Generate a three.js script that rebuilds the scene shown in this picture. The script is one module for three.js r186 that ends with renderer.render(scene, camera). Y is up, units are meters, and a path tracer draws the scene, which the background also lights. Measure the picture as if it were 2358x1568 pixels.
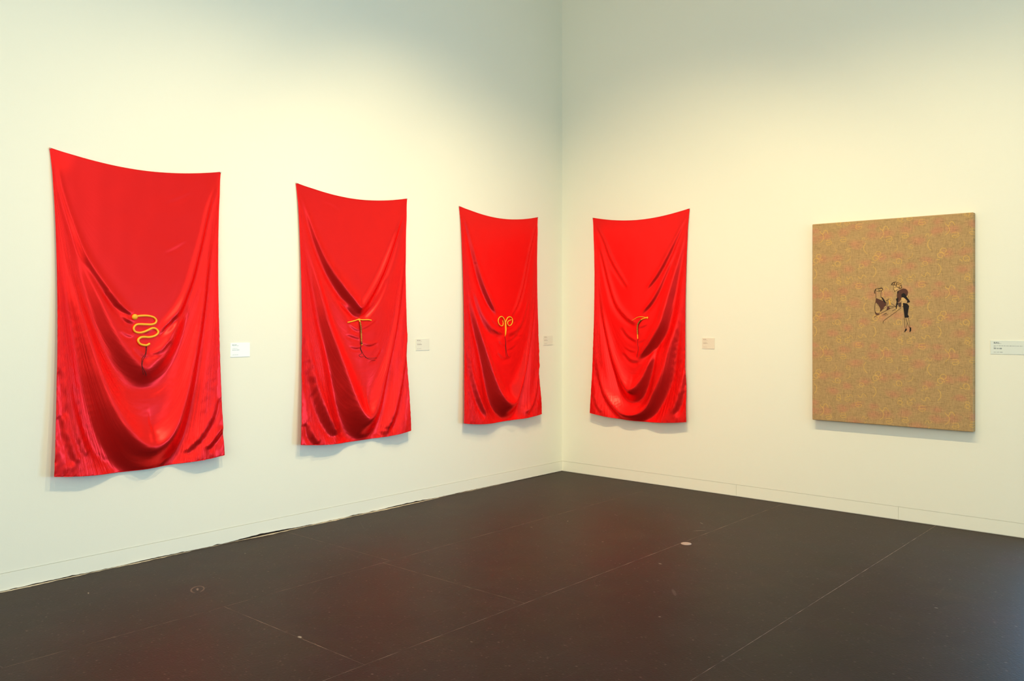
import * as THREE from 'three';
import { mergeGeometries } from 'three/addons/utils/BufferGeometryUtils.js';
import { RoundedBoxGeometry } from 'three/addons/geometries/RoundedBoxGeometry.js';
import { ImprovedNoise } from 'three/addons/math/ImprovedNoise.js';
import { RectAreaLightUniformsLib } from 'three/addons/lights/RectAreaLightUniformsLib.js';

// ---------------------------------------------------------------- camera, daylight, exposure
// The room's corner is the origin: the left wall is the plane x = 0 (running towards +z),
// the right wall the plane z = 0 (running towards +x); metres, y up.
const scene = new THREE.Scene();
const FOCAL = 1972.75, FRAME_W = 2358, FRAME_H = 1568;
const camera = new THREE.PerspectiveCamera(2 * Math.atan(FRAME_H / 2 / FOCAL) * 180 / Math.PI, FRAME_W / FRAME_H, 0.05, 60);
camera.position.set(5.4155, 1.55, 6.9835);
camera.rotation.y = 0.7178876;
camera.setViewOffset(FRAME_W, FRAME_H, 0, 46.4, FRAME_W, FRAME_H);   // level camera with a little lens shift

const renderer = new THREE.WebGLRenderer({ antialias: true });
renderer.toneMapping = THREE.LinearToneMapping;
renderer.toneMappingExposure = 1.02;
renderer.shadowMap.enabled = true;
renderer.shadowMap.type = THREE.PCFSoftShadowMap;
RectAreaLightUniformsLib.init();

scene.background = new THREE.Color().setRGB(0.55, 0.75, 1.0);        // daylight sky outside the windows

const WIN3 = { x0: 2.0, x1: 6.0, y0: 0.9, y1: 3.4 };                 // window in the end wall, out of frame to the right (x0, x1 along z)
const WIN = { x0: 4.5, x1: 6.9, y0: 0.1, y1: 1.1 };                // low glazed opening in the right wall, beyond the frame
const WIN2 = { x0: 1.6, x1: 7.4, y0: 1.0, y1: 4.3 };                 // windows in the wall behind the camera
const SPOT_COLOR = [1.0, 0.79, 0.43], SIDE_COLOR = [0.20, 0.56, 1.0], END_COLOR = [0.50, 0.80, 0.84], BACK_COLOR = [1.0, 0.97, 0.73];
const SPOT_CD = 24, DAY_SIDE = 23.0, DAY_END = 3.0, DAY_BACK = 3.4;
function daylight(w, h, at, to, power, tint) {
  const l = new THREE.RectAreaLight(new THREE.Color().setRGB(...tint), power, w, h);
  l.position.set(...at); l.lookAt(...to); scene.add(l); return l;
}
daylight(WIN.x1 - WIN.x0, WIN.y1 - WIN.y0, [(WIN.x0 + WIN.x1) / 2, (WIN.y0 + WIN.y1) / 2, 0.02], [(WIN.x0 + WIN.x1) / 2, (WIN.y0 + WIN.y1) / 2, 5], DAY_SIDE, SIDE_COLOR).name = 'daylight_side';
daylight(WIN2.x1 - WIN2.x0, WIN2.y1 - WIN2.y0, [(WIN2.x0 + WIN2.x1) / 2, (WIN2.y0 + WIN2.y1) / 2, 9.97], [(WIN2.x0 + WIN2.x1) / 2, (WIN2.y0 + WIN2.y1) / 2, 0], DAY_BACK, BACK_COLOR).name = 'daylight_back';

daylight(WIN3.x1 - WIN3.x0, WIN3.y1 - WIN3.y0, [8.97, (WIN3.y0 + WIN3.y1) / 2, (WIN3.x0 + WIN3.x1) / 2], [0, (WIN3.y0 + WIN3.y1) / 2, (WIN3.x0 + WIN3.x1) / 2], DAY_END, END_COLOR).name = 'daylight_end';

// ---------------------------------------------------------------- helpers
function rng(seed) { let a = seed >>> 0; return () => { a = (a + 0x6D2B79F5) >>> 0; let t = a; t = Math.imul(t ^ (t >>> 15), t | 1); t ^= t + Math.imul(t ^ (t >>> 7), t | 61); return ((t ^ (t >>> 14)) >>> 0) / 4294967296; }; }
const noise = new ImprovedNoise();
const nz = (x, y, z = 0.37) => noise.noise(x, y, z);
const sstep = (a, b, x) => { const t = Math.min(1, Math.max(0, (x - a) / (b - a))); return t * t * (3 - 2 * t); };
const taken = new Map();
function numbered(name) { const n = taken.get(name) || 0; taken.set(name, n + 1); return n ? name + '_' + String(n).padStart(3, '0') : name; }
function shadows(o) { o.castShadow = true; o.receiveShadow = true; return o; }
function part(name, geometry, material, parent, label) {
  const g = Array.isArray(geometry) ? mergeGeometries(geometry.map(x => x.index ? x.toNonIndexed() : x)) : geometry;
  const m = shadows(new THREE.Mesh(g, material)); m.name = name; if (label) m.userData.label = label; parent.add(m); return m;
}
function thing(name, label, category, [x, y, z], turn = 0, group) {
  const o = new THREE.Group(); o.name = numbered(name); o.position.set(x, y, z); o.rotation.y = turn;
  o.userData = { label, category }; if (group) o.userData.group = group; scene.add(o); return o;
}
function struct(name, geometry, material, parent = scene, label) {
  const m = part(name, geometry, material, parent, label); if (parent === scene) m.userData.kind = 'structure'; return m;
}
function structGroup(name) { const o = new THREE.Group(); o.name = name; o.userData.kind = 'structure'; scene.add(o); return o; }
function box(x0, x1, y0, y1, z0, z1) { const g = new THREE.BoxGeometry(x1 - x0, y1 - y0, z1 - z0); g.translate((x0 + x1) / 2, (y0 + y1) / 2, (z0 + z1) / 2); return g; }
const rgb = (r, g, b) => new THREE.Color().setRGB(r, g, b);

// ---------------------------------------------------------------- materials of the room
function noiseTexture(size, fn, srgb) {
  const d = new Uint8Array(size * size * 4);
  for (let j = 0; j < size; j++) for (let i = 0; i < size; i++) { const c = fn(i, j); const k = (j * size + i) * 4; d[k] = c[0]; d[k + 1] = c[1]; d[k + 2] = c[2]; d[k + 3] = 255; }
  const t = new THREE.DataTexture(d, size, size); t.wrapS = t.wrapT = THREE.RepeatWrapping; t.magFilter = THREE.LinearFilter; t.minFilter = THREE.LinearMipmapLinearFilter; t.generateMipmaps = true;
  if (srgb) t.colorSpace = THREE.SRGBColorSpace; t.needsUpdate = true; return t;
}
const wr = rng(11);
const rollerBump = noiseTexture(512, () => { const v = 110 + 70 * (wr() + wr() - 1); return [v, v, v]; });
rollerBump.repeat.set(1, 1);
const M = {
  wall: new THREE.MeshStandardMaterial({ color: rgb(0.85, 0.83, 0.71), roughness: 0.85, bumpMap: rollerBump, bumpScale: 0.0004 }),
  base: new THREE.MeshStandardMaterial({ color: rgb(0.85, 0.83, 0.71), roughness: 0.6 }),
  ceiling: new THREE.MeshStandardMaterial({ color: rgb(0.82, 0.82, 0.78), roughness: 0.9 }),
  frame: new THREE.MeshStandardMaterial({ color: rgb(0.62, 0.62, 0.6), roughness: 0.5 }),
  glass: new THREE.MeshPhysicalMaterial({ color: 0xffffff, transmission: 1, thickness: 0, roughness: 0.02, ior: 1.5 }),
  black: new THREE.MeshStandardMaterial({ color: rgb(0.02, 0.02, 0.02), roughness: 0.5 }),
  satin: new THREE.MeshPhysicalMaterial({ color: rgb(0.92, 0.020, 0.020), specularColor: rgb(1, 0.28, 0.24), roughness: 0.35, metalness: 0.78, side: THREE.DoubleSide }),
  gold: new THREE.MeshPhysicalMaterial({ color: rgb(0.92, 0.40, 0.012), roughness: 0.5 }),
  coil: new THREE.MeshStandardMaterial({ color: rgb(0.11, 0.030, 0.010), roughness: 0.55 }),
  thread: new THREE.MeshStandardMaterial({ color: rgb(0.055, 0.004, 0.006), roughness: 0.8 }),
  steel: new THREE.MeshStandardMaterial({ color: rgb(0.42, 0.42, 0.36), roughness: 0.4, metalness: 0.6 }),
};

// ---------------------------------------------------------------- the room
const RX = 9, RZ = 10, RY = 5.4, GROOVE0 = 0.102, GROOVE1 = 0.1046, SKIN = 0.005;
function metreUV(g) {            // uv in metres from position and normal
  const n = g.index ? g.toNonIndexed() : g; const p = n.attributes.position, q = n.attributes.normal, uv = new Float32Array(p.count * 2);
  for (let i = 0; i < p.count; i++) {
    const ax = Math.abs(q.getX(i)), ay = Math.abs(q.getY(i)), az = Math.abs(q.getZ(i));
    const [a, b] = ay >= ax && ay >= az ? [p.getX(i), p.getZ(i)] : ax >= az ? [p.getZ(i), p.getY(i)] : [p.getX(i), p.getY(i)];
    uv[2 * i] = a; uv[2 * i + 1] = b;
  }
  n.setAttribute('uv', new THREE.BufferAttribute(uv, 2)); return n;
}
struct('wall_left', mergeGeometries([metreUV(box(-0.2, -SKIN, 0.022, RY, -0.2, RZ)), metreUV(box(-0.2, -0.15, -0.05, 0.022, -0.2, RZ)), metreUV(box(-SKIN, 0, GROOVE1, RY, 0, RZ))]), M.wall);
function wallWithHole(x0, x1, y0, y1, w, depth) {
  const s = new THREE.Shape(); s.moveTo(x0, y0); s.lineTo(x1, y0); s.lineTo(x1, y1); s.lineTo(x0, y1); s.closePath();
  const h = new THREE.Path(); h.moveTo(w.x0, w.y0); h.lineTo(w.x0, w.y1); h.lineTo(w.x1, w.y1); h.lineTo(w.x1, w.y0); h.closePath(); s.holes.push(h);
  return new THREE.ExtrudeGeometry(s, { depth, bevelEnabled: false });
}
{
  const back = wallWithHole(0, RX + 0.2, -0.05, RY, WIN, 0.2 - SKIN); back.translate(0, 0, -0.2);
  const skin = wallWithHole(0, RX, GROOVE1, RY, { ...WIN, y0: GROOVE1 + 0.001 }, SKIN); skin.translate(0, 0, -SKIN);
  struct('wall_right', mergeGeometries([metreUV(back), metreUV(skin)]), M.wall);
  const rear = wallWithHole(-0.2, RX + 0.2, -0.05, RY, WIN2, 0.2); rear.translate(0, 0, RZ);
  struct('wall_back', metreUV(rear), M.wall);
}
{ const end = wallWithHole(0, RZ, -0.05, RY, WIN3, 0.2); end.rotateY(-Math.PI / 2); end.translate(RX + 0.2, 0, 0); struct('wall_end', metreUV(end), M.wall); }
struct('ceiling', metreUV(box(-0.2, RX + 0.2, RY, RY + 0.2, -0.2, RZ + 0.2)), M.ceiling);

// window_1: the glazed opening in the right wall; window_2: the row of windows behind the camera
function makeWindow(name, w, z, bars) {
  const g = structGroup(name); g.position.set((w.x0 + w.x1) / 2, w.y0, z);
  const W = w.x1 - w.x0, Hh = w.y1 - w.y0, f = 0.06;
  part('window_frame', [box(-W / 2, -W / 2 + f, 0, Hh, -0.03, 0.03), box(W / 2 - f, W / 2, 0, Hh, -0.03, 0.03), box(-W / 2 + f, W / 2 - f, 0, f, -0.03, 0.03), box(-W / 2 + f, W / 2 - f, Hh - f, Hh, -0.03, 0.03)], M.frame, g);
  const inner = W - 2 * f, step = inner / bars;
  for (let i = 0; i < bars; i++) {
    const a = -W / 2 + f + i * step + (i ? 0.02 : 0), b = -W / 2 + f + (i + 1) * step - (i < bars - 1 ? 0.02 : 0);
    part('pane', box(a, b, f, Hh - f, -0.003, 0.003), M.glass, g);
    if (i) part('mullion', box(a - 0.04, a, f, Hh - f, -0.025, 0.025), M.frame, g);
  }
  return g;
}
makeWindow('window_1', WIN, -0.1, 2);
makeWindow('window_2', WIN2, RZ + 0.1, 5);
{ const g = makeWindow('window_3', WIN3, 0, 3); g.rotation.y = -Math.PI / 2; g.position.set(RX + 0.1, WIN3.y0, (WIN3.x0 + WIN3.x1) / 2); }

// flush baseboards, a hair's breadth of shadow above them, the left one ragged along the floor
function baseboard(len, seed, ragged, joints, name) {
  const g = structGroup(name); let a = 0.0; const r = rng(seed);
  for (const b of [...joints, len]) {
    const s = new THREE.Shape(); s.moveTo(a, GROOVE0); 
    const n = Math.max(4, Math.round((b - a) / 0.012));
    for (let i = 0; i <= n; i++) {
      const x = a + (b - 0.0015 - a) * i / n;
      const lift = ragged ? 0.003 + 0.019 * Math.max(0, nz(x * 2.3, seed) + 0.10) * sstep(1.0, 2.6, x) + 0.009 * Math.max(0, nz(x * 19, seed + 3)) * sstep(0.8, 2.0, x) + 0.0015 * r() : 0.003 + 0.001 * r();
      s.lineTo(x, lift);
    }
    s.lineTo(b - 0.0015, GROOVE0); s.closePath();
    const e = new THREE.ExtrudeGeometry(s, { depth: SKIN - 0.0005, bevelEnabled: false }); e.translate(0, 0, -SKIN + 0.0005);
    part('board', e, M.base, g); a = b;
  }
  return g;
}
baseboard(9.8, 3, true, [6.2], 'baseboard_left').rotation.set(0, -Math.PI / 2, 0);
baseboard(WIN.x0, 8, false, [1.94, 3.3], 'baseboard_right');

const MARKS = [[2.20, 1.10, 0.05, 0.008, 0.6, 0.5], [2.30, 1.32, 0.10, 0.007, 2.3, 0.5], [2.537, 2.253, 0.028, 0.014, 0.4, 0.45], [1.875, 4.509, 0.03, 0.018, 0.2, 0.7], [0.40, 4.90, 0.035, 0.006, 0.4, 0.8], [0.33, 3.86, 0.02, 0.006, 0.7, 0.6],
  [0.803, 4.457, 0.05, 0.012, 0.5, 0.45], [1.39, 1.72, 0.03, 0.007, 1.1, 0.6], [1.55, 1.30, 0.07, 0.006, 0.5, 0.4], [1.30, 2.05, 0.022, 0.008, 0, 0.6], [1.95, 2.05, 0.015, 0.010, 0, 0.6], [2.55, 4.0, 0.015, 0.01, 0, 0.4], [3.05, 3.1, 0.014, 0.012, 0, 0.6], [4.10, 2.0, 0.02, 0.012, 0, 0.5], [2.9, 2.7, 0.12, 0.02, 0.9, 0.18]];

// ---------------------------------------------------------------- floor: dark boards butted together, pale worn joints
const FT = 8;      // metres covered by the floor's wear map
const floorMap = (() => {
  const S = 2048, c = document.createElement('canvas'); c.width = c.height = S; const k = c.getContext('2d');
  const px = m => m * S / FT, r = rng(71);
  k.fillStyle = 'rgb(48,35,29)'; k.fillRect(0, 0, S, S);
  for (let i = 0; i < 5200; i++) {           // soft mottling of the stain
    const a = 0.025 + 0.035 * r(), t = r();
    k.fillStyle = t < 0.4 ? `rgba(32,24,21,${a})` : t < 0.75 ? `rgba(74,55,47,${a})` : `rgba(62,56,54,${a})`;
    k.beginPath(); k.ellipse(r() * S, r() * S, 10 + 46 * r(), 6 + 26 * r(), r() * 6.3, 0, 6.3); k.fill();
  }
  for (let i = 0; i < 60000; i++) {          // grit and fibre flecks
    const t = r(), a = 0.16 + 0.34 * r();
    k.fillStyle = t < 0.45 ? `rgba(100,80,69,${a})` : t < 0.9 ? `rgba(22,16,14,${a})` : `rgba(170,150,130,${a})`;
    k.fillRect(r() * S, r() * S, 1 + 2 * r(), 1 + r());
  }
  k.lineCap = 'round';
  for (let i = 0; i < 420; i++) {            // light drag scratches
    const x = r() * S, y = r() * S, an = r() * 6.3, l = 8 + 46 * r();
    k.strokeStyle = `rgba(140,120,104,${0.05 + 0.10 * r()})`; k.lineWidth = 0.8 + r(); k.beginPath(); k.moveTo(x, y); k.lineTo(x + l * Math.cos(an), y + l * Math.sin(an)); k.stroke();
  }
  // paint drips and scuffs where the photograph shows them: [x, z, length, width, turn]
  for (const [x, z, l, w, t, al] of MARKS) {
    k.save(); k.translate(px(x), px(z)); k.rotate(t); k.fillStyle = `rgba(205,188,168,${al})`; k.beginPath(); k.ellipse(0, 0, px(l / 2), px(w / 2), 0, 0, 6.3); k.fill(); k.restore();
  }
  k.strokeStyle = 'rgba(150,122,106,0.6)'; k.lineWidth = 2; k.beginPath(); k.ellipse(px(0.803), px(4.457), px(0.06), px(0.035), 0.6, 0.3, 5.6); k.stroke();
  const t = new THREE.CanvasTexture(c); t.colorSpace = THREE.SRGBColorSpace; t.wrapS = t.wrapT = THREE.MirroredRepeatWrapping; t.flipY = false; t.anisotropy = 8; return t;
})();
const grainBump = (() => { const r = rng(5); return noiseTexture(512, (i, j) => { const v = 128 + 60 * nz(i / 9, j / 3.5, 2) + 50 * (r() - 0.5); return [v, v, v]; }); })();
grainBump.repeat.set(8, 8);
M.floor = new THREE.MeshPhysicalMaterial({ map: floorMap, roughness: 0.5, ior: 1.25, specularIntensity: 1.0, bumpMap: grainBump, bumpScale: 0.0014 });
M.joint = new THREE.MeshStandardMaterial({ map: (() => { const r = rng(9); return noiseTexture(256, (i, j) => { const v = Math.max(0, Math.min(1, 0.42 + 0.7 * nz(i / 21, j / 21, 7) + 0.2 * (r() - 0.5))); return [62 + 120 * v, 50 + 104 * v, 44 + 92 * v]; }, true); })(), roughness: 0.8 });
{
  const floor = structGroup('floor');
  const sub = metreUV(box(-0.2, RX + 0.2, -0.12, -0.0004, -0.2, RZ + 0.2)); part('subfloor', sub, M.joint, floor);
  const PX = 1.19, gap = 0.0016; let count = 0;
  for (let i = 0; i * PX < RX; i++) {        // strips of board; the first two have their cross joints in view
    const cuts = [0, ...(i === 0 ? [1.1, 3.34, 5.6, 7.9] : i === 1 ? [3.40, 4.515, 6.8] : [5.2, 7.6]), RZ];
    for (let j = 0; j < cuts.length - 1; j++) {
      const x0 = i * PX + (i ? gap : 0), x1 = Math.min(RX, (i + 1) * PX - gap), z0 = cuts[j] + (j ? gap : 0), z1 = cuts[j + 1] - (j < cuts.length - 2 ? gap : 0);
      const g = box(x0, x1, -0.0045, 0, z0, z1), p = g.attributes.position, uv = g.attributes.uv;
      for (let q = 0; q < p.count; q++) uv.setXY(q, p.getX(q) / FT, p.getZ(q) / FT);
      part(count ? 'panel_' + String(count).padStart(3, '0') : 'panel', g, M.floor, floor); count++;
    }
  }
}
// white wall paint slopped along the floor's edge under the left wall
{
  const r = rng(23), pos = [], idx = [], n = 420, z0 = 0.6, z1 = 6.4;
  for (let i = 0; i <= n; i++) {
    const z = z0 + (z1 - z0) * i / n, w = Math.max(0.0015, 0.012 + 0.022 * nz(z * 3.1, 4.2) + 0.010 * nz(z * 17, 8.1) + 0.004 * (r() - 0.5)) * sstep(0.6, 2.2, z);
    pos.push(0.0, 0.0006, z, 0.0005 + w, 0.0006, z, 0.0008 + w, 0, z);
    if (i) { const a = 3 * (i - 1), b = 3 * i; idx.push(a, b, a + 1, a + 1, b, b + 1, a + 1, b + 1, a + 2, a + 2, b + 1, b + 2); }
  }
  const g = new THREE.BufferGeometry(); g.setAttribute('position', new THREE.Float32BufferAttribute(pos, 3)); g.setIndex(idx); g.computeVertexNormals();
  struct('trim_1', g, new THREE.MeshStandardMaterial({ color: rgb(0.60, 0.52, 0.41), roughness: 0.8, side: THREE.DoubleSide }), scene, 'ragged smear of pale paint along the floor edge');
}
// round cover set on a joint of the floor
{
  const g = new THREE.LatheGeometry([[0, 0.0035], [0.028, 0.0035], [0.034, 0.0028], [0.0365, 0.0012], [0.0365, 0]].map(v => new THREE.Vector2(...v)), 40);
  const o = thing('floor_disc', 'small round pale pinkish disc lying flat on the dark floor', 'disc', [2.415, 0, 1.711]);
  part('plate', g, new THREE.MeshStandardMaterial({ color: rgb(0.36, 0.26, 0.22), roughness: 0.6 }), o);
  for (const s of [-1, 1]) part('screw', new THREE.CylinderGeometry(0.0035, 0.0035, 0.001, 12).translate(s * 0.021, 0.0039, 0), M.steel, o);
}

const FOLD_GAIN = 1.1;
const FOLDS = [
  [[0.8,0.032,0.079,0.007,0.053,0.225,0.012,0.112,0.431,0.015,0.178,0.612,0.018,0.272,0.774,0.021,0.37,0.906,0.021,0.462,1.005,0.016],
   [0.75,0.655,1.108,0.015,0.709,1.049,0.019,0.787,0.974,0.023,0.843,0.875,0.021,0.899,0.737,0.02,0.965,0.503,0.015,1.023,0.267,0.012,1.082,0.089,0.008],
   [1.0,0.051,0.551,0.011,0.079,0.713,0.019,0.125,0.944,0.03,0.178,1.179,0.044,0.225,1.389,0.058,0.279,1.588,0.077,0.363,1.765,0.094,0.47,1.884,0.101,0.587,1.92,0.103,0.701,1.867,0.092,0.787,1.749,0.075,0.843,1.588,0.058,0.891,1.393,0.043,0.94,1.15,0.031,0.985,0.873,0.022,1.023,0.561,0.014,1.057,0.341,0.008],
   [0.5,0.092,0.357,0.01,0.145,0.559,0.019,0.205,0.777,0.031,0.272,0.985,0.045,0.356,1.183,0.06,0.455,1.329,0.069,0.557,1.392,0.07,0.663,1.315,0.068,0.756,1.169,0.054,0.819,0.997,0.039,0.883,0.829,0.021],
   [0.6,0.051,1.298,0.014,0.086,1.518,0.022,0.131,1.714,0.025,0.191,1.872,0.022],
   [0.75,0.05,1.583,0.014,0.079,1.736,0.025,0.131,1.892,0.022],
   [0.45,0.131,1.384,0.014,0.178,1.594,0.019,0.259,1.81,0.02,0.328,1.903,0.014],
   [0.5,0.835,1.92,0.021,0.948,1.811,0.025,1.031,1.68,0.022,1.074,1.543,0.012],
   [0.55,0.981,1.899,0.022,1.057,1.822,0.025,1.103,1.764,0.016],
   [0.55,0.314,0.843,0.011,0.37,0.941,0.017,0.448,1.048,0.014],
   [0.5,0.477,1.193,0.012,0.528,1.248,0.017,0.575,1.255,0.01],
   [0.5,0.584,1.244,0.01,0.648,1.226,0.016,0.717,1.154,0.012],
   [0.45,0.513,1.088,0.009,0.557,1.103,0.012,0.605,1.091,0.007],
   [0.7,0.377,0.92,0.009,0.419,0.962,0.013,0.472,0.991,0.012],
   [0.6,0.419,0.998,0.009,0.448,1.03,0.013,0.484,1.044,0.009],
   [0.6,0.391,1.091,0.009,0.434,1.12,0.013,0.477,1.128,0.01],
   [0.6,0.64,1.123,0.009,0.693,1.074,0.012,0.74,1.034,0.009],
   [0.13,0.709,0.253,0.009,0.787,0.222,0.012,0.899,0.164,0.009],
   [0.15,0.693,0.581,0.009,0.771,0.546,0.014,0.851,0.496,0.009]],
  [[0.9,0.016,0.045,0.007,0.086,0.223,0.014,0.164,0.424,0.021,0.256,0.607,0.028,0.36,0.751,0.037,0.475,0.877,0.04,0.571,0.956,0.038,0.667,0.874,0.035,0.781,0.716,0.03,0.893,0.517,0.024,0.996,0.283,0.015,1.081,0.069,0.008],
   [0.7,0.36,0.865,0.011,0.457,0.928,0.016,0.565,0.999,0.015,0.686,0.925,0.018,0.79,0.805,0.015,0.877,0.66,0.011],
   [1.0,0.044,0.378,0.008,0.097,0.539,0.017,0.155,0.758,0.025,0.219,1.021,0.034,0.277,1.204,0.042,0.339,1.39,0.054,0.392,1.563,0.068,0.452,1.732,0.083,0.524,1.846,0.093,0.597,1.885,0.093,0.69,1.839,0.088,0.765,1.712,0.074,0.819,1.544,0.06,0.87,1.382,0.042,0.936,1.172,0.029,0.996,0.93,0.02,1.047,0.654,0.014,1.081,0.407,0.008],
   [0.75,0.06,1.131,0.014,0.089,1.379,0.028,0.147,1.604,0.039,0.231,1.791,0.045,0.343,1.943,0.04],
   [0.75,0.838,1.979,0.036,0.936,1.793,0.042,1.016,1.525,0.031,1.067,1.267,0.018,1.081,1.098,0.009],
   [0.7,0.057,1.79,0.016,0.089,1.889,0.025,0.147,1.964,0.019],
   [0.6,0.457,1.057,0.009,0.511,1.094,0.012,0.564,1.111,0.009],
   [0.6,0.43,1.136,0.009,0.493,1.154,0.012,0.564,1.174,0.01],
   [0.6,0.457,1.23,0.009,0.52,1.245,0.012,0.575,1.239,0.009],
   [0.5,0.578,1.094,0.009,0.648,1.073,0.012,0.742,1.021,0.009],
   [0.6,0.586,1.211,0.009,0.658,1.227,0.012,0.742,1.206,0.009],
   [0.4,0.648,1.359,0.009,0.723,1.332,0.012,0.781,1.259,0.009],
   [0.35,0.239,0.118,0.007,0.325,0.13,0.008,0.404,0.172,0.007]],
  [[0.85,0.024,0.068,0.007,0.09,0.202,0.013,0.175,0.45,0.02,0.257,0.674,0.026,0.358,0.858,0.026,0.458,0.98,0.016],
   [0.8,0.672,0.994,0.013,0.78,0.851,0.018,0.873,0.653,0.017,0.955,0.407,0.014,1.045,0.172,0.011,1.098,0.045,0.006],
   [1.0,0.07,0.624,0.008,0.114,0.876,0.017,0.185,1.116,0.028,0.257,1.316,0.037,0.341,1.563,0.052,0.415,1.74,0.069,0.508,1.846,0.079,0.6,1.879,0.08,0.703,1.834,0.074,0.78,1.697,0.06,0.838,1.573,0.048,0.896,1.409,0.033,0.962,1.168,0.021,1.019,0.924,0.015,1.067,0.647,0.008],
   [0.7,0.062,1.296,0.011,0.104,1.508,0.021,0.175,1.724,0.027,0.289,1.918,0.026],
   [0.75,0.861,1.951,0.03,0.99,1.817,0.034,1.052,1.63,0.025,1.091,1.447,0.012],
   [0.45,0.155,0.762,0.014,0.247,0.974,0.026,0.373,1.117,0.035,0.523,1.17,0.026],
   [0.4,0.6,1.163,0.021,0.735,1.135,0.027,0.849,1.016,0.021,0.919,0.834,0.014],
   [0.6,0.373,1.016,0.009,0.452,1.071,0.013,0.534,1.097,0.009],
   [0.55,0.383,1.106,0.009,0.465,1.144,0.013,0.543,1.157,0.009],
   [0.5,0.465,1.213,0.009,0.517,1.253,0.012,0.567,1.263,0.007],
   [0.5,0.583,1.222,0.007,0.663,1.206,0.012,0.762,1.151,0.009],
   [0.5,0.583,1.303,0.007,0.649,1.294,0.01,0.717,1.257,0.007],
   [0.6,0.574,1.084,0.007,0.64,1.068,0.012,0.717,1.016,0.009],
   [0.4,0.448,1.321,0.012,0.534,1.382,0.018,0.645,1.371,0.012],
   [0.6,0.491,1.107,0.007,0.53,1.121,0.009,0.561,1.131,0.006],
   [0.5,0.578,1.119,0.007,0.634,1.108,0.009,0.678,1.09,0.007],
   [0.6,0.31,1.181,0.006,0.394,1.187,0.007,0.48,1.176,0.006],
   [0.4,0.667,1.201,0.007,0.757,1.173,0.009,0.873,1.171,0.006],
   [0.5,0.145,0.5,0.004,0.185,0.502,0.006,0.226,0.502,0.004]],
  [[0.7,0.041,0.076,0.007,0.132,0.231,0.013,0.224,0.427,0.018,0.326,0.578,0.017,0.442,0.726,0.012],
   [0.75,0.644,0.745,0.013,0.767,0.601,0.018,0.864,0.446,0.021,0.959,0.268,0.015,1.071,0.055,0.007],
   [0.9,0.077,0.272,0.007,0.144,0.468,0.015,0.207,0.662,0.021,0.295,0.869,0.026,0.416,1.001,0.026,0.544,1.076,0.019],
   [0.75,0.602,0.966,0.016,0.702,0.867,0.018,0.783,0.742,0.017,0.864,0.569,0.015,0.943,0.405,0.011,1.045,0.163,0.007],
   [1.0,0.561,1.409,0.023,0.685,1.306,0.038,0.783,1.184,0.048,0.848,1.058,0.048,0.911,0.821,0.038,0.959,0.628,0.028,1.009,0.436,0.017,1.071,0.192,0.008],
   [0.6,0.373,1.088,0.01,0.442,1.174,0.016,0.544,1.23,0.014],
   [0.5,0.399,1.334,0.012,0.485,1.411,0.02,0.569,1.416,0.014],
   [1.0,0.085,0.659,0.009,0.135,0.956,0.018,0.189,1.163,0.027,0.251,1.367,0.035,0.316,1.526,0.05,0.378,1.654,0.064,0.447,1.734,0.072,0.522,1.745,0.072,0.594,1.693,0.063,0.656,1.584,0.043,0.705,1.454,0.028,0.747,1.312,0.018,0.783,1.184,0.011],
   [0.95,0.05,1.328,0.012,0.099,1.564,0.027,0.175,1.753,0.035,0.295,1.892,0.041,0.416,1.956,0.041,0.569,1.952,0.046,0.702,1.879,0.057,0.799,1.731,0.062,0.88,1.545,0.056,0.93,1.321,0.042,0.982,1.085,0.026,1.037,0.796,0.014],
   [0.75,0.959,1.902,0.028,1.024,1.732,0.03,1.062,1.538,0.022,1.077,1.372,0.011],
   [0.6,0.569,1.094,0.007,0.611,1.087,0.01,0.661,1.065,0.007],
   [0.5,0.561,1.237,0.007,0.611,1.222,0.009,0.652,1.2,0.007],
   [0.5,0.416,1.283,0.007,0.476,1.318,0.01,0.535,1.324,0.007],
   [0.6,0.041,1.76,0.012,0.081,1.862,0.018,0.135,1.933,0.015]]];
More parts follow.
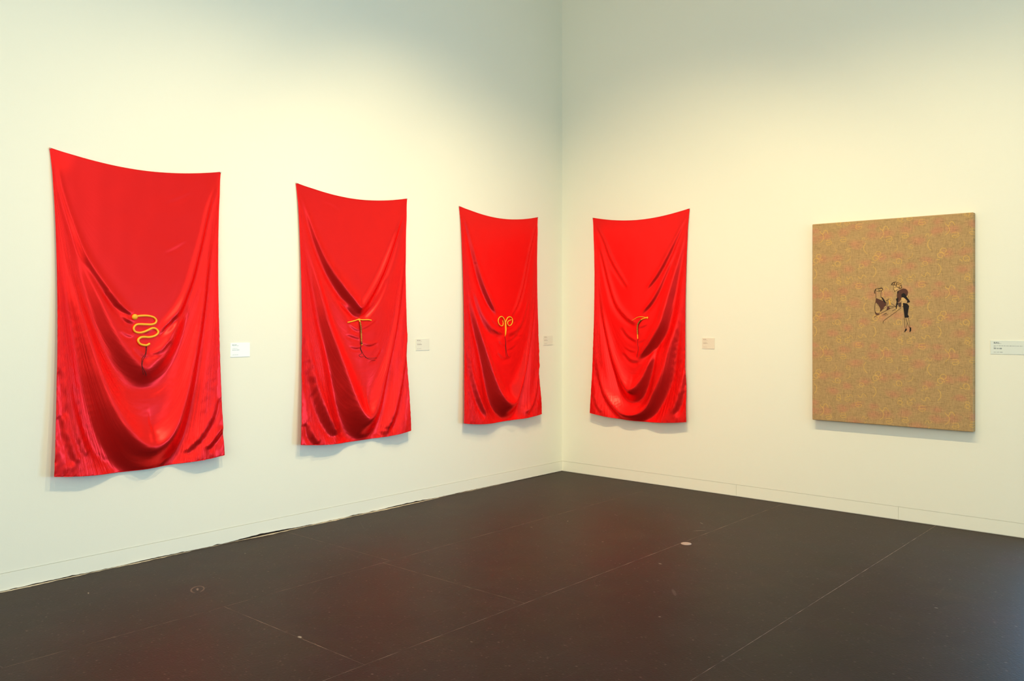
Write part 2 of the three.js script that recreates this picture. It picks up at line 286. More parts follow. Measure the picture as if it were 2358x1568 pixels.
const ORNAMENT = [
  {snake: [0.4882,1.0023,0.5024,0.9981,0.531,0.9951,0.5599,0.9943,0.589,0.9978,0.6146,1.0066,0.6286,1.0246,0.6202,1.0425,0.5963,1.0503,0.5599,1.0502,0.5239,1.0487,0.4988,1.0511,0.4828,1.0651,0.4804,1.0827,0.4917,1.0969,0.5167,1.1025,0.5454,1.0974,0.5744,1.0852,0.6,1.0747,0.622,1.0774,0.6368,1.093,0.6349,1.1091,0.6146,1.124,0.5817,1.1317,0.5454,1.1301,0.5239,1.1327,0.5078,1.1448,0.5078,1.1607,0.5239,1.177,0.5527,1.1829,0.5672,1.1804,0.5773,1.1745],
   thread1: [0.5599,1.1759,0.5581,1.1937,0.5509,1.2327,0.5275,1.2675,0.5196,1.2991,0.5239,1.3311,0.5346,1.3671],
   thread2: [0.5599,1.1759,0.5617,1.2009,0.5563,1.2257,0.5454,1.2574,0.531,1.2782,0.5221,1.3098,0.5346,1.3387,0.5509,1.3643,0.5527,1.3768]},
  {arms: [0.4393,1.04,0.4891,1.0314,0.5329,1.0227,0.5638,1.0174,0.5993,1.0202,0.6442,1.0191,0.6781,1.0237],
   stem: [0.5646,1.0174,0.5682,1.0702,0.5704,1.1231,0.5726,1.1971,0.5748,1.2201],
   thread1: [0.5735,1.2183,0.5638,1.2463,0.5771,1.2819,0.5505,1.2987,0.5682,1.3133,0.6083,1.3075,0.6172,1.3202,0.6668,1.3254,0.7329,1.3258],
   thread2: [0.5735,1.2183,0.5704,1.25,0.5904,1.2893,0.6127,1.313,0.6487,1.3337,0.7168,1.345]},
  {curl1: [0.5287,1.0266,0.5349,1.0496,0.5287,1.0705,0.5038,1.0766,0.4759,1.0619,0.4654,1.0328,0.4759,1.0037,0.5038,0.989,0.5318,0.9952,0.5505,1.0161,0.5631,1.0413,0.5662,1.0664],
   curl2: [0.6517,1.0182,0.6294,1.0245,0.6072,1.0329,0.5977,1.0497,0.6072,1.0708,0.6294,1.0743,0.6549,1.0605,0.6664,1.0287,0.6581,1.0012,0.6294,0.9907,0.6009,0.9992,0.582,1.0203,0.5694,1.0413,0.5662,1.0664],
   stem: [0.565,1.0371,0.5656,1.0706,0.5662,1.1042,0.5643,1.1419,0.5618,1.1776],
   thread1: [0.5618,1.1755,0.5694,1.2259,0.5662,1.272,0.5675,1.3224,0.5725,1.3687],
   thread2: [0.5618,1.1755,0.5713,1.226,0.5725,1.2806,0.5851,1.3397,0.599,1.3696]},
  {arm: [0.4999,1.0266,0.5349,1.0054,0.5698,0.9927,0.6094,0.9907,0.6438,0.9971,0.6683,0.9993],
   stem: [0.6683,0.9993,0.634,1.0055,0.6094,1.0139,0.5946,1.0245,0.5748,1.0436,0.5623,1.0669,0.5589,1.0966,0.5599,1.1305,0.5633,1.1643,0.5663,1.2003],
   thread1: [0.5673,1.1982,0.5599,1.2237,0.5623,1.2576,0.5698,1.2829,0.5673,1.321,0.5599,1.3466,0.5549,1.3765]}];

// ---------------------------------------------------------------- red satin banners
// Every banner hangs by its two top corners; FOLDS holds the lines of its swags, [strength, then x, drop, half-width for each point],
// in metres along the wall from the top left pin and down from it; the cloth falls away (faces down) across each line.
const BW = [1.111, 1.103, 1.109, 1.088], BH = 1.945, TOP = 2.574;
function spline(flat, stride, n) {
  const pts = []; for (let i = 0; i < flat.length; i += stride) pts.push(flat.slice(i, i + stride));
  const out = [], m = pts.length - 1;
  for (let i = 0; i <= n; i++) {
    const s = i / n * m, k = Math.min(m - 1, Math.floor(s)), t = s - k, P = q => pts[Math.max(0, Math.min(m, q))];
    out.push(pts[0].map((_, c) => { const a = P(k - 1)[c], b = P(k)[c], d = P(k + 1)[c], e = P(k + 2)[c]; return 0.5 * (2 * b + (d - a) * t + (2 * a - 5 * b + 4 * d - e) * t * t + (3 * b - a - 3 * d + e) * t * t * t); }));
  }
  return out;
}
{   // fine bias creases of the satin: they run along the swags (texture u crosses them, v follows them)
  const w = 2048, h = 256, d = new Uint8Array(w * h * 4);
  for (let j = 0; j < h; j++) for (let i = 0; i < w; i++) {
    const c = i / w * 6, a = 0.12 + 0.88 * sstep(0.8, 1.7, c), f = Math.log(0.35 + c), v = j / h;
    const n = 0.55 * nz(f * 46, v * 9, 3.3) + 0.45 * nz(f * 105, v * 15, 8.8) + 0.25 * nz(f * 12 + v * 8, v * 40, 1.2);
    const q = Math.max(0, Math.min(255, 128 + 150 * a * n)), k = (j * w + i) * 4; d[k] = d[k + 1] = d[k + 2] = q; d[k + 3] = 255;
  }
  const t = new THREE.DataTexture(d, w, h); t.magFilter = THREE.LinearFilter; t.minFilter = THREE.LinearFilter; t.needsUpdate = true;
  M.satin.bumpMap = t; M.satin.bumpScale = 0.0022;
}
function bannerSurface(idx) {
  const W = BW[idx], NU = 130, NV = 230, z = new Float32Array((NU + 1) * (NV + 1)), xs = new Float32Array(z.length), ts = new Float32Array(z.length);
  const near = new Float64Array(72), sign = new Float64Array(72);
  const lines = FOLDS[idx].map(f => ({ s: f[0] * FOLD_GAIN, p: spline(f.slice(1), 3, 72) }));
  for (let j = 0; j <= NV; j++) for (let i = 0; i <= NU; i++) {
    const u = i / NU, v = j / NV, k = j * (NU + 1) + i, e = 2 * u - 1;
    const pull = Math.pow(Math.sin(Math.PI * Math.min(1, Math.pow(v, 0.8))), 0.9);
    const xl = 0.034 * pull + 0.006 * v, xr = W - 0.030 * pull - 0.004 * v;
    const sag = (1 - Math.pow(Math.abs(e), 1.9));
    const t0 = 0.064 * sag, t1 = BH + 0.034 * (1 - Math.pow(Math.abs(e), 2.2)) + 0.012 * nz(u * 2.2, idx * 3.1, 5);
    const x = xl + (xr - xl) * u, t = t0 + (t1 - t0) * v;
    xs[k] = x; ts[k] = t;
    // stand-off from the wall: pinned at the corners, bellying out below
    let h = 0.014 + 0.040 * sstep(0, 1, v) + 0.018 * Math.sin(Math.PI * u) * sstep(0, 0.5, v) + 0.010 * sstep(0.75, 1, v);
    const hx = Math.min(u, 1 - u); h *= 0.25 + 0.75 * sstep(0, 0.16, Math.hypot(hx * 1.1, v * 1.9));
    for (const L of lines) {
      let best = 1e9, bi = 0, bt = 0; const P = L.p;
      for (let q = 0; q < P.length - 1; q++) {
        const ax = P[q][0], ay = P[q][1], dx = P[q + 1][0] - ax, dy = P[q + 1][1] - ay;
        const tt = Math.max(0, Math.min(1, ((x - ax) * dx + (t - ay) * dy) / (dx * dx + dy * dy))), ox = x - ax - dx * tt, oy = t - ay - dy * tt, d2 = ox * ox + oy * oy;
        const r = Math.sqrt(d2); near[q] = r; sign[q] = ox * -dy + oy * dx >= 0 ? r : -r; if (r < best) { best = r; bi = q; bt = tt; }
      }
      const w = P[bi][2] + (P[bi + 1][2] - P[bi][2]) * bt, a = (bi + bt) / (P.length - 1);
      if (best > 4.5 * w) continue;
      let sw = 0, d = 0; for (let q = 0; q < P.length - 1; q++) { const e2 = (near[q] - best) / (0.45 * w); if (e2 > 9) continue; const g = Math.exp(-e2); sw += g; d += g * sign[q]; }
      const turnIn = sstep(0.5 * w, 1.4 * w, best); d = sign[bi] * (1 - turnIn) + d / sw * turnIn;
      const steep = 1 + 0.35 * (idx < 3 ? sstep(0.5, 0.82, u) : sstep(0.5, 0.82, 1 - u));     // the limbs towards the room's corner hang in deeper folds
      h -= L.s * steep * sstep(0, 0.14, a) * (1 - sstep(0.86, 1, a)) * d * Math.exp(-d * d / (2 * w * w));
    }
    // fine bias wrinkles towards the lower corners, following the swags
    const c = t / (1.02 - Math.pow(Math.min(1, Math.abs(e)), 2.6)), low = sstep(0.62, 1.1, v + 0.35 * Math.abs(e)) * sstep(0.18, 0.75, Math.abs(e));
    h += 0.0038 * low * nz(Math.log(1 + c) * 34, e * 3.1, idx * 7.7) + 0.0026 * low * nz(Math.log(1 + c) * 78, e * 4, idx * 5.1 + 3);
    h += 0.0016 * nz(x * 9, t * 7, idx * 2.3 + 1.7);
    z[k] = h;
  }
  for (let pass = 0; pass < 2; pass++) {
    const s = z.slice();
    for (let j = 1; j < NV; j++) for (let i = 1; i < NU; i++) { const k = j * (NU + 1) + i; z[k] = 0.4 * s[k] + 0.15 * (s[k - 1] + s[k + 1] + s[k - NU - 1] + s[k + NU + 1]); }
  }
  for (let k = 0; k < z.length; k++) { const a = z[k] - 0.006; z[k] = 0.006 + 0.5 * (a + Math.sqrt(a * a + 0.00004)); }
  const at = (x, t) => {           // stand-off at a place on the cloth
    const j = Math.max(0, Math.min(NV, Math.round((t - 0.05) / (BH - 0.02) * NV))); let i0 = j * (NU + 1), b = 0, bd = 9;
    for (let jj = Math.max(0, j - 4); jj <= Math.min(NV, j + 4); jj++) for (let i = 0; i <= NU; i++) { const k = jj * (NU + 1) + i, d = Math.hypot(xs[k] - x, ts[k] - t); if (d < bd) { bd = d; b = z[k]; } }
    return b;
  };
  // closed cloth: front, back 1.2 mm behind, rim
  const N = NU + 1, pos = [], uv = [], ind = [];
  for (let s = 0; s < 2; s++) for (let k = 0; k < z.length; k++) { pos.push(xs[k] - W / 2, BH - ts[k], z[k] - s * 0.0012); const e = 2 * (xs[k] / W) - 1; uv.push(Math.min(0.995, ts[k] / (1.03 - Math.pow(Math.min(1, Math.abs(e)), 2.4)) / 6), xs[k] / W); }
  const off = z.length;
  for (let j = 0; j < NV; j++) for (let i = 0; i < NU; i++) {
    const a = j * N + i, b = a + 1, c = a + N, d = c + 1; ind.push(a, c, b, b, c, d, off + a, off + b, off + c, off + b, off + d, off + c);
  }
  const rim = []; for (let i = 0; i <= NU; i++) rim.push(i); for (let j = 1; j <= NV; j++) rim.push(j * N + NU); for (let i = NU - 1; i >= 0; i--) rim.push(NV * N + i); for (let j = NV - 1; j >= 0; j--) rim.push(j * N);
  for (let i = 0; i < rim.length - 1; i++) ind.push(rim[i], rim[i + 1], off + rim[i], rim[i + 1], off + rim[i + 1], off + rim[i]);
  const g = new THREE.BufferGeometry(); g.setAttribute('position', new THREE.Float32BufferAttribute(pos, 3)); g.setAttribute('uv', new THREE.Float32BufferAttribute(uv, 2)); g.setIndex(ind); g.computeVertexNormals();
  // rolled hems: bottom, top and both sides, a bead 3 mm thick
  const bead = (ks) => new THREE.TubeGeometry(new THREE.CatmullRomCurve3(ks.map(k => new THREE.Vector3(xs[k] - W / 2, BH - ts[k], z[k] - 0.0006))), ks.length * 2, 0.0018, 6, false);
  const row = j => Array.from({ length: NU / 2 + 1 }, (_, i) => j * N + 2 * i), col = i => Array.from({ length: NV / 2 + 1 }, (_, j) => 2 * j * N + i);
  return { g, at, W, hems: [bead(row(0)), bead(row(NV)), bead(col(0)), bead(col(NU))], corners: [0, NU].map(k => [xs[k] - W / 2, BH - ts[k], z[k]]) };
}
// a cord laid on the cloth: radius may vary along it
function cord(S, flat, radius, lift = 1, n = 90, flatten = 1) {
  const pts = spline(flat, 2, n), v = pts.map(([x, t]) => new THREE.Vector3(x - S.W / 2, BH - t, S.at(x, t)));
  for (let pass = 0; pass < 4; pass++) for (let i = 1; i < v.length - 1; i++) v[i].z = Math.max(v[i].z, 0.5 * v[i].z + 0.25 * (v[i - 1].z + v[i + 1].z));
  const R = i => typeof radius === 'function' ? radius(i / n) : radius;
  v.forEach((p, i) => { p.z += R(i) * lift; });
  const seg = 10, pos = [], ind = [], up = new THREE.Vector3(0, 0, 1);
  v.forEach((p, i) => {
    const t = v[Math.min(n, i + 1)].clone().sub(v[Math.max(0, i - 1)]).normalize(), a = new THREE.Vector3().crossVectors(t, up).normalize(), b = new THREE.Vector3().crossVectors(a, t);
    for (let s = 0; s < seg; s++) { const q = s / seg * Math.PI * 2, c = Math.cos(q) * R(i), d = Math.sin(q) * R(i) * flatten; pos.push(p.x + a.x * c + b.x * d, p.y + a.y * c + b.y * d, p.z + a.z * c + b.z * d); }
    if (i) for (let s = 0; s < seg; s++) { const k = (i - 1) * seg + s, l = (i - 1) * seg + (s + 1) % seg; ind.push(k, k + seg, l, l, k + seg, l + seg); }
  });
  for (const [e, f] of [[0, 1], [n, -1]]) { const c = pos.length / 3; pos.push(v[e].x, v[e].y, v[e].z); for (let s = 0; s < seg; s++) { const k = e * seg + s, l = e * seg + (s + 1) % seg; f > 0 ? ind.push(c, k, l) : ind.push(c, l, k); } }
  const g = new THREE.BufferGeometry(); g.setAttribute('position', new THREE.Float32BufferAttribute(pos, 3)); g.setIndex(ind); g.computeVertexNormals();
  g.userData = { path: v }; return g;
}
const ball = (p, r, sx = 1, sy = 1, sz = 1) => new THREE.SphereGeometry(r, 20, 14).scale(sx, sy, sz).translate(p.x, p.y, p.z);
function rings(path, a, b, count, r) {                  // wire wound round a stem: one ring per turn
  const out = [];
  for (let i = 0; i < count; i++) {
    const s = (a + (b - a) * (i + 0.5) / count) * (path.length - 1), k = Math.min(path.length - 2, Math.floor(s)), p = path[k].clone().lerp(path[k + 1], s - k), d = path[k + 1].clone().sub(path[k]).normalize();
    const g = new THREE.TorusGeometry(r, r * 0.42, 6, 14); g.applyQuaternion(new THREE.Quaternion().setFromUnitVectors(new THREE.Vector3(0, 0, 1), d)); g.translate(p.x, p.y, p.z); out.push(g);
  }
  return out;
}
const plain = g => { const q = g.index ? g.toNonIndexed() : g; const r = new THREE.BufferGeometry(); r.setAttribute('position', q.attributes.position); r.setAttribute('normal', q.attributes.normal); return r; };
const join = list => mergeGeometries(list.map(plain));
function threads(S, O, parent, r = 0.0013) { for (const key of ['thread1', 'thread2']) if (O[key]) part('thread', cord(S, O[key], r, 1, 60), M.thread, parent, 'thin dark hanging thread'); }
const ornaments = [
  (S, O, b) => {                                        // snaking loop with a ball at one end
    const g = cord(S, O.snake, t => 0.0066 + 0.0012 * Math.sin(t * 26) * 0.4 + 0.0008 * t, 0.9, 220), v = g.userData.path;
    const o = part('gold_ornament', join([g, ball(v[0], 0.0185, 1, 1, 0.7), ball(v[220], 0.0070)]), M.gold, b, 'gold cord snaking in four bends, ball at its top end');
    threads(S, O, o);
  },
  (S, O, b) => {                                        // T: slightly drooping arms, wound stem
    const arms = cord(S, O.arms, t => 0.0046 + 0.0012 * Math.exp(-Math.pow((t - 0.5) / 0.06, 2)), 1.6, 80), stem = cord(S, O.stem, t => 0.0048 + (t > 0.88 ? 0.0022 * (t - 0.88) / 0.12 : 0), 1.5, 80), v = stem.userData.path;
    const o = part('gold_ornament', join([arms, stem, ball(v[1], 0.0105, 1.15, 0.85, 0.8)]), M.gold, b, 'gold T-shaped ornament with a wound stem');
    part('wire_coil', join(rings(v, 0.10, 0.87, 26, 0.0052)), M.coil, o, 'dark copper wire rings wound around the stem'); threads(S, O, o);
  },
  (S, O, b) => {                                        // two curled horns on a tapering stem
    const stem = cord(S, O.stem, t => 0.0056 + 0.0030 * Math.sin(Math.PI * Math.min(1, t * 1.15)) - 0.0045 * sstep(0.8, 1, t), 1.0, 60);
    const o = part('gold_ornament', join([cord(S, O.curl1, t => 0.0042 + 0.0014 * t, 1.2, 90), cord(S, O.curl2, t => 0.0042 + 0.0014 * t, 1.2, 90), stem]), M.gold, b, 'gold ornament of two curled horns on a tapering stem');
    threads(S, O, o);
  },
  (S, O, b) => {                                        // hooked seven with a wound stem
    const arm = cord(S, O.arm, t => 0.0016 + 0.0030 * t, 1.8, 60), stem = cord(S, O.stem, t => 0.0048, 1.6, 90), v = stem.userData.path;
    const o = part('gold_ornament', join([arm, stem, ball(v[0], 0.0088, 0.9, 1.25, 0.9)]), M.gold, b, 'gold hooked ornament with a thin arched arm and wound stem');
    part('wire_coil', join(rings(v, 0.30, 0.87, 20, 0.0052)), M.coil, o, 'dark copper wire rings wound around the stem'); threads(S, O, o);
  },
];
function banner(idx, label, wall, along) {
  const S = bannerSurface(idx);
  const pos = wall === 'left' ? [0, TOP - BH, along - S.W / 2] : [along + S.W / 2, TOP - BH, 0];
  const b = thing('satin_banner', label, 'banner', pos, wall === 'left' ? Math.PI / 2 : 0, 'red satin banners');
  part('cloth', S.g, M.satin, b);
  for (const h of S.hems) part('hem', h, M.satin, b);
  for (const [x, y, z] of S.corners) {
    const g = new THREE.LatheGeometry([[0, 0.006], [0.0035, 0.005], [0.0045, 0.003], [0.0042, 0.001], [0.0012, 0], [0.0010, -z + 0.0004]].map(v => new THREE.Vector2(...v)), 14); g.rotateX(Math.PI / 2); g.translate(x + (x < 0 ? 0.003 : -0.003), y - 0.004, z + 0.0005);
    part('pin', g, M.steel, b, 'small grey pin through the corner');
  }
  ornaments[idx](S, ORNAMENT[idx], b);
}
banner(0, 'red satin banner with a gold snaking loop ornament', 'left', 4.961);
banner(1, 'red satin banner with a gold T-shaped ornament', 'left', 3.237);
banner(2, 'red satin banner with a gold ornament of two curled horns', 'left', 1.511);
banner(3, 'red satin banner with a gold hooked seven-like ornament', 'right', 0.394);

// ---------------------------------------------------------------- stretched fabric picture
{
  const W = 1.195, H = 1.605, D = 0.058, S = 800, c = document.createElement('canvas'); c.width = Math.round(W * S); c.height = Math.round(H * S); const k = c.getContext('2d'), r = rng(404);
  k.fillStyle = 'rgb(178,144,98)'; k.fillRect(0, 0, c.width, c.height);
  const TW = 0.47 * S, TH = 0.47 * S;       // the cloth's pattern repeats
  const blots = Array.from({ length: 11 }, (_, i) => [((i * 0.37 + 0.1 * r()) % 1) * TW, ((i * 0.53 + 0.12 * r()) % 1) * TH, 34 + 18 * r(), 20 + 10 * r()]);
  for (let y = -TH; y < c.height + TH; y += TH) for (let x = -TW; x < c.width + TW; x += TW) for (const [bx, by, rx, ry] of blots)
    for (let q = 0; q < 10; q++) { k.fillStyle = 'rgba(200,122,96,0.06)'; k.beginPath(); k.ellipse(x + bx + (r() - 0.5) * rx, y + by + (r() - 0.5) * ry, rx * (0.6 + 0.4 * r()), ry * (0.6 + 0.4 * r()), (r() - 0.5), 0, 6.3); k.fill(); }
  for (let i = 0; i < 34000; i++) {          // slubby weave
    const v = r() < 0.5, l = 5 + 26 * r(), t = r(), a = 0.10 + 0.20 * r();
    k.fillStyle = t < 0.55 ? `rgba(104,82,50,${a})` : t < 0.85 ? `rgba(222,178,112,${a})` : `rgba(128,108,84,${a})`;
    const x = r() * c.width, y = r() * c.height; v ? k.fillRect(x, y, 1 + 0.7 * r(), l) : k.fillRect(x, y, l, 1 + 0.7 * r());
  }
  k.lineCap = 'round'; k.lineJoin = 'round';
  const curls = Array.from({ length: 20 }, (_, i) => ({ x: ((i % 4) + 0.5 + 0.8 * (r() - 0.5)) / 4 * TW, y: (Math.floor(i / 4) + 0.5 + 0.8 * (r() - 0.5)) / 5 * TH, s: 14 + 10 * r(), kind: Math.floor(r() * 4), a: (r() - 0.5) * 0.9, m: r() < 0.5 ? 1 : -1 }));
  for (let y = -TH; y < c.height + TH; y += TH) for (let x = -TW; x < c.width + TW; x += TW) for (const q of curls) {
    k.save(); k.translate(x + q.x, y + q.y); k.rotate(q.a); k.scale(q.s / 16 * q.m, q.s / 16);
    for (let rep = 0; rep < 2; rep++) {
      k.strokeStyle = rep ? 'rgba(232,182,92,0.42)' : 'rgba(206,162,84,0.34)'; k.lineWidth = rep ? 2.2 : 4; k.beginPath();
      if (q.kind === 0) { k.moveTo(-14, -12); k.bezierCurveTo(20, -20, 18, 4, -6, 0); k.bezierCurveTo(-22, -3, -18, 16, 2, 12); k.bezierCurveTo(16, 9, 18, -2, 8, -2); }
      else if (q.kind === 1) { k.moveTo(-18, 4); k.bezierCurveTo(-8, -14, 4, -10, 2, 2); k.bezierCurveTo(0, 12, 14, 12, 20, 0); }
      else if (q.kind === 2) { k.moveTo(4, -22); k.bezierCurveTo(14, -8, 12, 10, -8, 20); }
      else { k.moveTo(-10, 8); k.bezierCurveTo(-18, -14, 12, -18, 12, -2); k.bezierCurveTo(12, 12, -6, 14, -4, 2); k.moveTo(12, 14); k.lineTo(22, 10); }
      k.stroke();
    }
    k.restore();
  }
  for (let i = 0; i < 9000; i++) { const l = 3 + 9 * r(); k.fillStyle = r() < 0.6 ? 'rgba(92,72,44,0.30)' : 'rgba(228,184,118,0.26)'; const x = r() * c.width, y = r() * c.height; r() < 0.5 ? k.fillRect(x, y, 1, l) : k.fillRect(x, y, l, 1); }
  // the drawing: two figures at the corner of a table
  k.save(); k.translate((0.494 - 200 * 3.2934e-4) * S, (2.339 - 1.8104 - 300 * 3.449e-4) * S); k.scale(3.2934e-4 * S, 3.449e-4 * S);
  const poly = (f, ...p) => { k.fillStyle = f; k.beginPath(); k.moveTo(p[0], p[1]); for (let i = 2; i < p.length; i += 2) k.lineTo(p[i], p[i + 1]); k.closePath(); k.fill(); };
  const curve = (w, ...p) => { k.strokeStyle = INK; k.lineWidth = w; k.beginPath(); k.moveTo(p[0], p[1]); for (let i = 2; i < p.length - 2; i += 2) k.quadraticCurveTo(p[i], p[i + 1], (p[i] + p[i + 2]) / 2, (p[i + 1] + p[i + 3]) / 2); k.lineTo(p[p.length - 2], p[p.length - 1]); k.stroke(); };
  const INK = 'rgb(40,24,18)', BROWN = 'rgb(84,50,40)', BLACK = 'rgb(20,13,14)', PALE = 'rgb(205,166,108)';
  // man: head, collar, waistcoat, sleeve
  curve(9, 240, 545, 236, 470, 238, 400, 228, 352, 262, 328, 330, 338, 352, 352); curve(18, 232, 348, 206, 395, 214, 440); curve(12, 290, 340, 340, 320, 380, 326, 404, 362, 372, 384, 340, 392, 300, 372); curve(12, 352, 330, 382, 334);
  curve(9, 362, 392, 350, 470, 356, 530); curve(7, 262, 400, 300, 408, 330, 400);
  poly(BROWN, 240, 556, 310, 588, 380, 614, 424, 602, 472, 660, 476, 712, 420, 762, 368, 840, 332, 846, 348, 790, 302, 702, 256, 655, 222, 664);
  poly(BLACK, 352, 528, 396, 542, 440, 606, 472, 664, 446, 668, 404, 612, 386, 570); curve(8, 238, 556, 300, 576, 372, 612, 392, 566, 352, 532);
  curve(10, 222, 660, 212, 740, 214, 830, 226, 900); curve(8, 256, 660, 310, 720, 350, 800, 336, 846); poly(BROWN, 222, 850, 250, 888, 324, 908, 292, 926, 232, 936); curve(7, 300, 900, 350, 850, 420, 770);
  poly(BROWN, 500, 738, 530, 742, 562, 796, 478, 832); poly(PALE, 450, 735, 478, 722, 486, 750, 452, 758); curve(6, 440, 740, 470, 716, 492, 742, 452, 762, 400, 810);
  k.strokeStyle = 'rgb(222,166,52)'; k.lineWidth = 22; k.beginPath(); k.moveTo(545, 612); k.lineTo(562, 700); k.stroke(); curve(10, 468, 612, 510, 590, 538, 580); curve(8, 486, 610, 484, 690, 500, 740); curve(7, 510, 600, 520, 650, 505, 700);
  // table corner
  curve(9, 195, 982, 260, 944, 330, 908, 470, 838, 600, 770, 640, 766); curve(9, 800, 782, 740, 830, 560, 962, 398, 1072, 402, 1122); curve(9, 530, 738, 600, 740, 690, 752); curve(8, 590, 676, 640, 720, 700, 748);
  curve(9, 612, 842, 650, 824, 682, 820); curve(7, 392, 938, 440, 918, 486, 900); curve(6, 440, 946, 480, 930, 514, 926); curve(6, 420, 914, 450, 900, 476, 896);
  // woman: hair, face, shoulder, arms, skirt, legs, shoes
  poly(PALE, 640, 290, 636, 360, 662, 394, 720, 384, 740, 330, 700, 280); curve(8, 640, 292, 646, 320, 634, 350, 652, 372, 664, 404, 700, 392, 724, 366); curve(8, 660, 330, 684, 316); curve(8, 668, 404, 656, 412);
  for (const [x, y, a, b, t] of [[640, 240, 40, 30, 0.2], [690, 232, 44, 34, 0.6], [745, 236, 36, 30, 0], [775, 282, 44, 50, 0.3], [730, 280, 34, 40, 0.8], [800, 312, 26, 34, 0]]) { k.fillStyle = 'rgba(190,148,92,1)'; k.strokeStyle = INK; k.lineWidth = 8; k.beginPath(); k.ellipse(x, y, a, b, t, 0, 6.3); k.fill(); k.beginPath(); k.ellipse(x, y, a, b, t, 0.6, 5.2); k.stroke(); }
  curve(14, 590, 262, 612, 226, 640, 204, 680, 200); curve(10, 600, 258, 640, 262, 660, 240, 668, 216); curve(10, 690, 300, 710, 260, 700, 226); curve(12, 800, 262, 826, 300, 806, 340); curve(9, 740, 310, 760, 340, 790, 346);
  poly(BROWN, 722, 410, 742, 396, 790, 372, 850, 346, 910, 356, 950, 396, 962, 440, 948, 500, 900, 540, 830, 560, 770, 640, 740, 668, 722, 620, 710, 500);
  poly(BLACK, 720, 430, 736, 398, 752, 412, 734, 470); poly(BLACK, 820, 470, 862, 448, 900, 470, 930, 532, 1004, 636, 990, 660, 930, 668, 946, 622, 880, 556, 826, 546, 812, 500);
  poly(PALE, 806, 556, 850, 540, 890, 570, 912, 606, 870, 630, 820, 622); curve(8, 770, 652, 800, 636, 870, 654, 932, 628); poly(PALE, 776, 648, 830, 640, 900, 640, 930, 622, 934, 640, 880, 662, 800, 664);
  poly(BLACK, 690, 572, 712, 566, 740, 540, 748, 580, 730, 660, 748, 690, 722, 720, 708, 800, 690, 796, 692, 720, 708, 640); poly('rgb(74,52,44)', 742, 668, 816, 650, 808, 740, 786, 772, 748, 738); poly(PALE, 822, 668, 842, 668, 838, 740, 822, 740);
  poly(BLACK, 846, 668, 940, 682, 986, 742, 968, 830, 954, 924, 982, 974, 962, 994, 884, 996, 872, 880, 856, 770); poly(BLACK, 830, 744, 850, 742, 848, 758);
  curve(7, 884, 998, 886, 1100, 892, 1220); curve(7, 910, 1000, 940, 1110, 996, 1226); curve(7, 970, 1000, 990, 1120, 1002, 1216); curve(7, 942, 1110, 936, 1170, 912, 1230); curve(6, 960, 520, 972, 505, 968, 550);
  poly(BLACK, 902, 1240, 934, 1238, 932, 1270, 908, 1296, 888, 1322, 878, 1312); poly(BLACK, 1000, 1212, 1030, 1214, 1028, 1280, 1006, 1318, 992, 1306);
  k.restore();
  const tex = new THREE.CanvasTexture(c); tex.colorSpace = THREE.SRGBColorSpace; tex.anisotropy = 8;
  const weave = (() => { const w = rng(77); return noiseTexture(256, (i, j) => { const v = 128 + 46 * Math.sin(i * 1.57) * Math.cos(j * 1.57) + 50 * (w() - 0.5); return [v, v, v]; }); })(); weave.repeat.set(6, 8);
  const front = new THREE.MeshStandardMaterial({ map: tex, roughness: 0.92, bumpMap: weave, bumpScale: 0.0005 });
  const o = thing('fabric_picture', 'tan patterned fabric stretched over a frame, drawing of two figures at a table', 'picture', [2.648 + W / 2 - 0.004, 2.339 - H, 0]);
  const g = new RoundedBoxGeometry(W, H, D, 3, 0.006).translate(0, H / 2, D / 2 + 0.003), p = g.attributes.position, uv = g.attributes.uv;
  for (let i = 0; i < p.count; i++) uv.setXY(i, (p.getX(i) + W / 2) / W, p.getY(i) / H);
  part('stretched_fabric', g, front, o);
  const wood = new THREE.MeshStandardMaterial({ color: rgb(0.35, 0.22, 0.11), roughness: 0.8 });
  part('stretcher_bar', box(-W / 2 + 0.02, W / 2 - 0.02, 0.02, 0.06, 0, 0.0028), wood, o); part('stretcher_bar', box(-W / 2 + 0.02, W / 2 - 0.02, H - 0.06, H - 0.02, 0, 0.0028), wood, o);
}

// ---------------------------------------------------------------- wall labels: small cards with a few lines of print too fine to read
function wallLabel(label, wall, along, top, w, h, paper, ink, lines) {
  const c = document.createElement('canvas'); c.width = 256; c.height = Math.round(256 * h / w); const k = c.getContext('2d'), r = rng(Math.round(along * 1000));
  k.fillStyle = paper; k.fillRect(0, 0, c.width, c.height);
  for (const [y, len, bold] of lines) { let x = 22; const end = 22 + len * 256; while (x < end) { const q = 6 + 16 * r(); k.fillStyle = ink; k.globalAlpha = (bold ? 0.95 : 0.6) * (0.6 + 0.4 * r()); k.fillRect(x, y * c.height, Math.min(q, end - x), bold ? 10 : 6); x += q + 4; } k.globalAlpha = 1; }
  const t = new THREE.CanvasTexture(c); t.colorSpace = THREE.SRGBColorSpace;
  const o = thing('wall_label', label, 'label', wall === 'left' ? [0, top - h, along - w / 2] : [along + w / 2, top - h, 0], wall === 'left' ? Math.PI / 2 : 0, 'wall labels');
  part('card', box(-w / 2, w / 2, 0, h, 0, 0.003), new THREE.MeshStandardMaterial({ color: new THREE.Color(paper), roughness: 0.7 }), o);
  part('print', new THREE.PlaneGeometry(w - 0.002, h - 0.002).translate(0, h / 2, 0.0032), new THREE.MeshStandardMaterial({ map: t, roughness: 0.7 }), o);
}
const L4 = [[0.10, 0.24, 1], [0.18, 0.34], [0.37, 0.30], [0.47, 0.36, 1], [0.84, 0.32]];
wallLabel('bright bluish white card beside the banner with the snaking loop', 'left', 3.773, 1.391, 0.153, 0.098, 'rgb(246,251,252)', 'rgb(150,168,178)', L4);
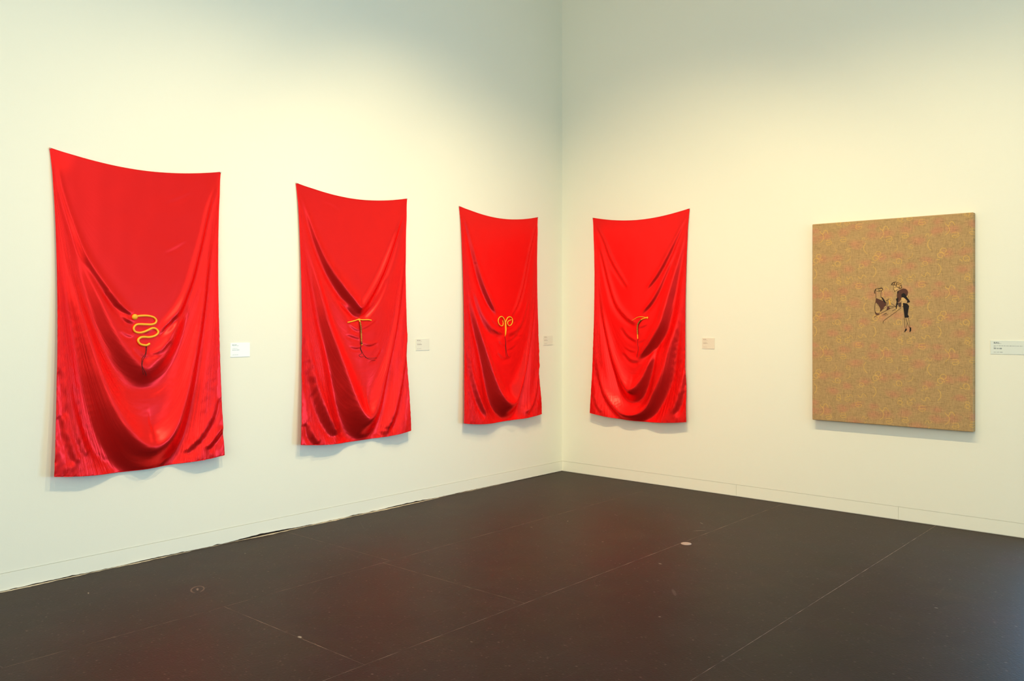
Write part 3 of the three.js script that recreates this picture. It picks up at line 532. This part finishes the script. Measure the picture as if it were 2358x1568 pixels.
wallLabel('cream card beside the banner with the T-shaped ornament', 'left', 2.030, 1.393, 0.157, 0.100, 'rgb(229,226,212)', 'rgb(150,142,136)', L4);
wallLabel('cream card between the curled horn banner and the room corner', 'left', 0.306, 1.396, 0.147, 0.095, 'rgb(229,225,210)', 'rgb(158,146,128)', L4);
wallLabel('pinkish cream card beside the banner with the hooked ornament', 'right', 1.606, 1.391, 0.125, 0.098, 'rgb(230,218,200)', 'rgb(150,124,112)', L4);
wallLabel('pale grey card beside the stretched fabric picture', 'right', 3.938, 1.404, 0.240, 0.098, 'rgb(222,227,220)', 'rgb(130,138,140)', [[0.10, 0.14, 1], [0.18, 0.2], [0.36, 0.78], [0.45, 0.06], [0.54, 0.22, 1], [0.84, 0.25]]);

// ---------------------------------------------------------------- track lighting under the ceiling, aimed at each work (above the frame)
const TRACK = 5.2, OFF = 3.2;
function track(label, [x, z], len, turn) {
  const o = thing('light_track', label, 'light track', [x, TRACK + 0.06, z], turn, 'light tracks');
  part('rail', box(-len / 2, len / 2, 0, 0.035, -0.018, 0.018), M.black, o);
  for (const s of [-0.42, 0, 0.42]) part('ceiling_mount', box(s * len - 0.01, s * len + 0.01, 0.035, RY - TRACK - 0.06, -0.01, 0.01), M.black, o);
}
track('black light track running parallel to the left wall', [OFF, 5.1], 3.6, Math.PI / 2);
track('black light track running parallel to the right wall', [3.95, OFF - 0.2], 5.5, 0);
M.lens = new THREE.MeshStandardMaterial({ color: rgb(0.9, 0.85, 0.7), emissive: rgb(1.0, 0.86, 0.55), emissiveIntensity: 6, roughness: 0.4 });
function spot(at, aim, label, cd = SPOT_CD, cone = 0.68) {
  const p = new THREE.Vector3(...at), d = new THREE.Vector3(...aim).sub(p).normalize();
  const o = thing('track_lamp', label, 'lamp', at, 0, 'track lamps');
  const q = new THREE.Quaternion().setFromUnitVectors(new THREE.Vector3(0, -1, 0), d);
  const can = new THREE.LatheGeometry([[0.046, -0.05], [0.05, -0.05], [0.052, 0.04], [0.042, 0.09], [0.018, 0.115], [0, 0.118]].map(v => new THREE.Vector2(...v)), 28).applyQuaternion(q);
  part('housing', can, M.black, o);
  part('lens', new THREE.CylinderGeometry(0.045, 0.045, 0.004, 28).translate(0, -0.040, 0).applyQuaternion(q), M.lens, o, 'glowing warm lens');
  part('stem', box(-0.008, 0.008, 0.06, 0.178, -0.008, 0.008), M.black, o);
  const l = new THREE.SpotLight(rgb(...SPOT_COLOR), cd, 0, cone, 1, 2);
  l.name = 'track_lamp_beam'; l.position.copy(p).addScaledVector(d, 0.056); l.target.position.set(...aim); l.castShadow = true; l.shadow.radius = 2; l.shadow.mapSize.set(1024, 1024); l.shadow.bias = -0.0005;
  scene.add(l); scene.add(l.target); l.target.name = 'track_lamp_aim';
}
const LY = TRACK - 0.12, RZT = OFF - 0.2;
spot([OFF, LY, 6.4], [0, 0.5, 6.1], 'black track lamp aimed at the wall beyond the snaking loop banner', SPOT_CD * 0.15);
spot([OFF, LY, 4.9], [0, 0.5, 4.4], 'black track lamp aimed at the snaking loop banner');
spot([OFF, LY, 3.6], [0, 0.5, 2.9], 'black track lamp aimed at the T ornament banner');
spot([2.7, LY, RZT], [0, 0.5, 1.5], 'black track lamp aimed at the curled horn banner');
spot([2.1, LY, RZT], [1.2, 0.5, 0], 'black track lamp aimed at the hooked ornament banner', SPOT_CD * 0.9);
spot([3.0, LY, RZT], [2.5, 0.5, 0], 'black track lamp aimed between hooked banner and fabric picture', SPOT_CD * 0.5);
spot([4.0, LY, RZT], [3.5, 0.5, 0], 'black track lamp aimed at the stretched fabric picture', SPOT_CD * 0.7);
spot([5.2, LY, RZT], [4.7, 0.5, 0], 'black track lamp aimed at the wall past the fabric picture', SPOT_CD * 0.5);

renderer.render(scene, camera);
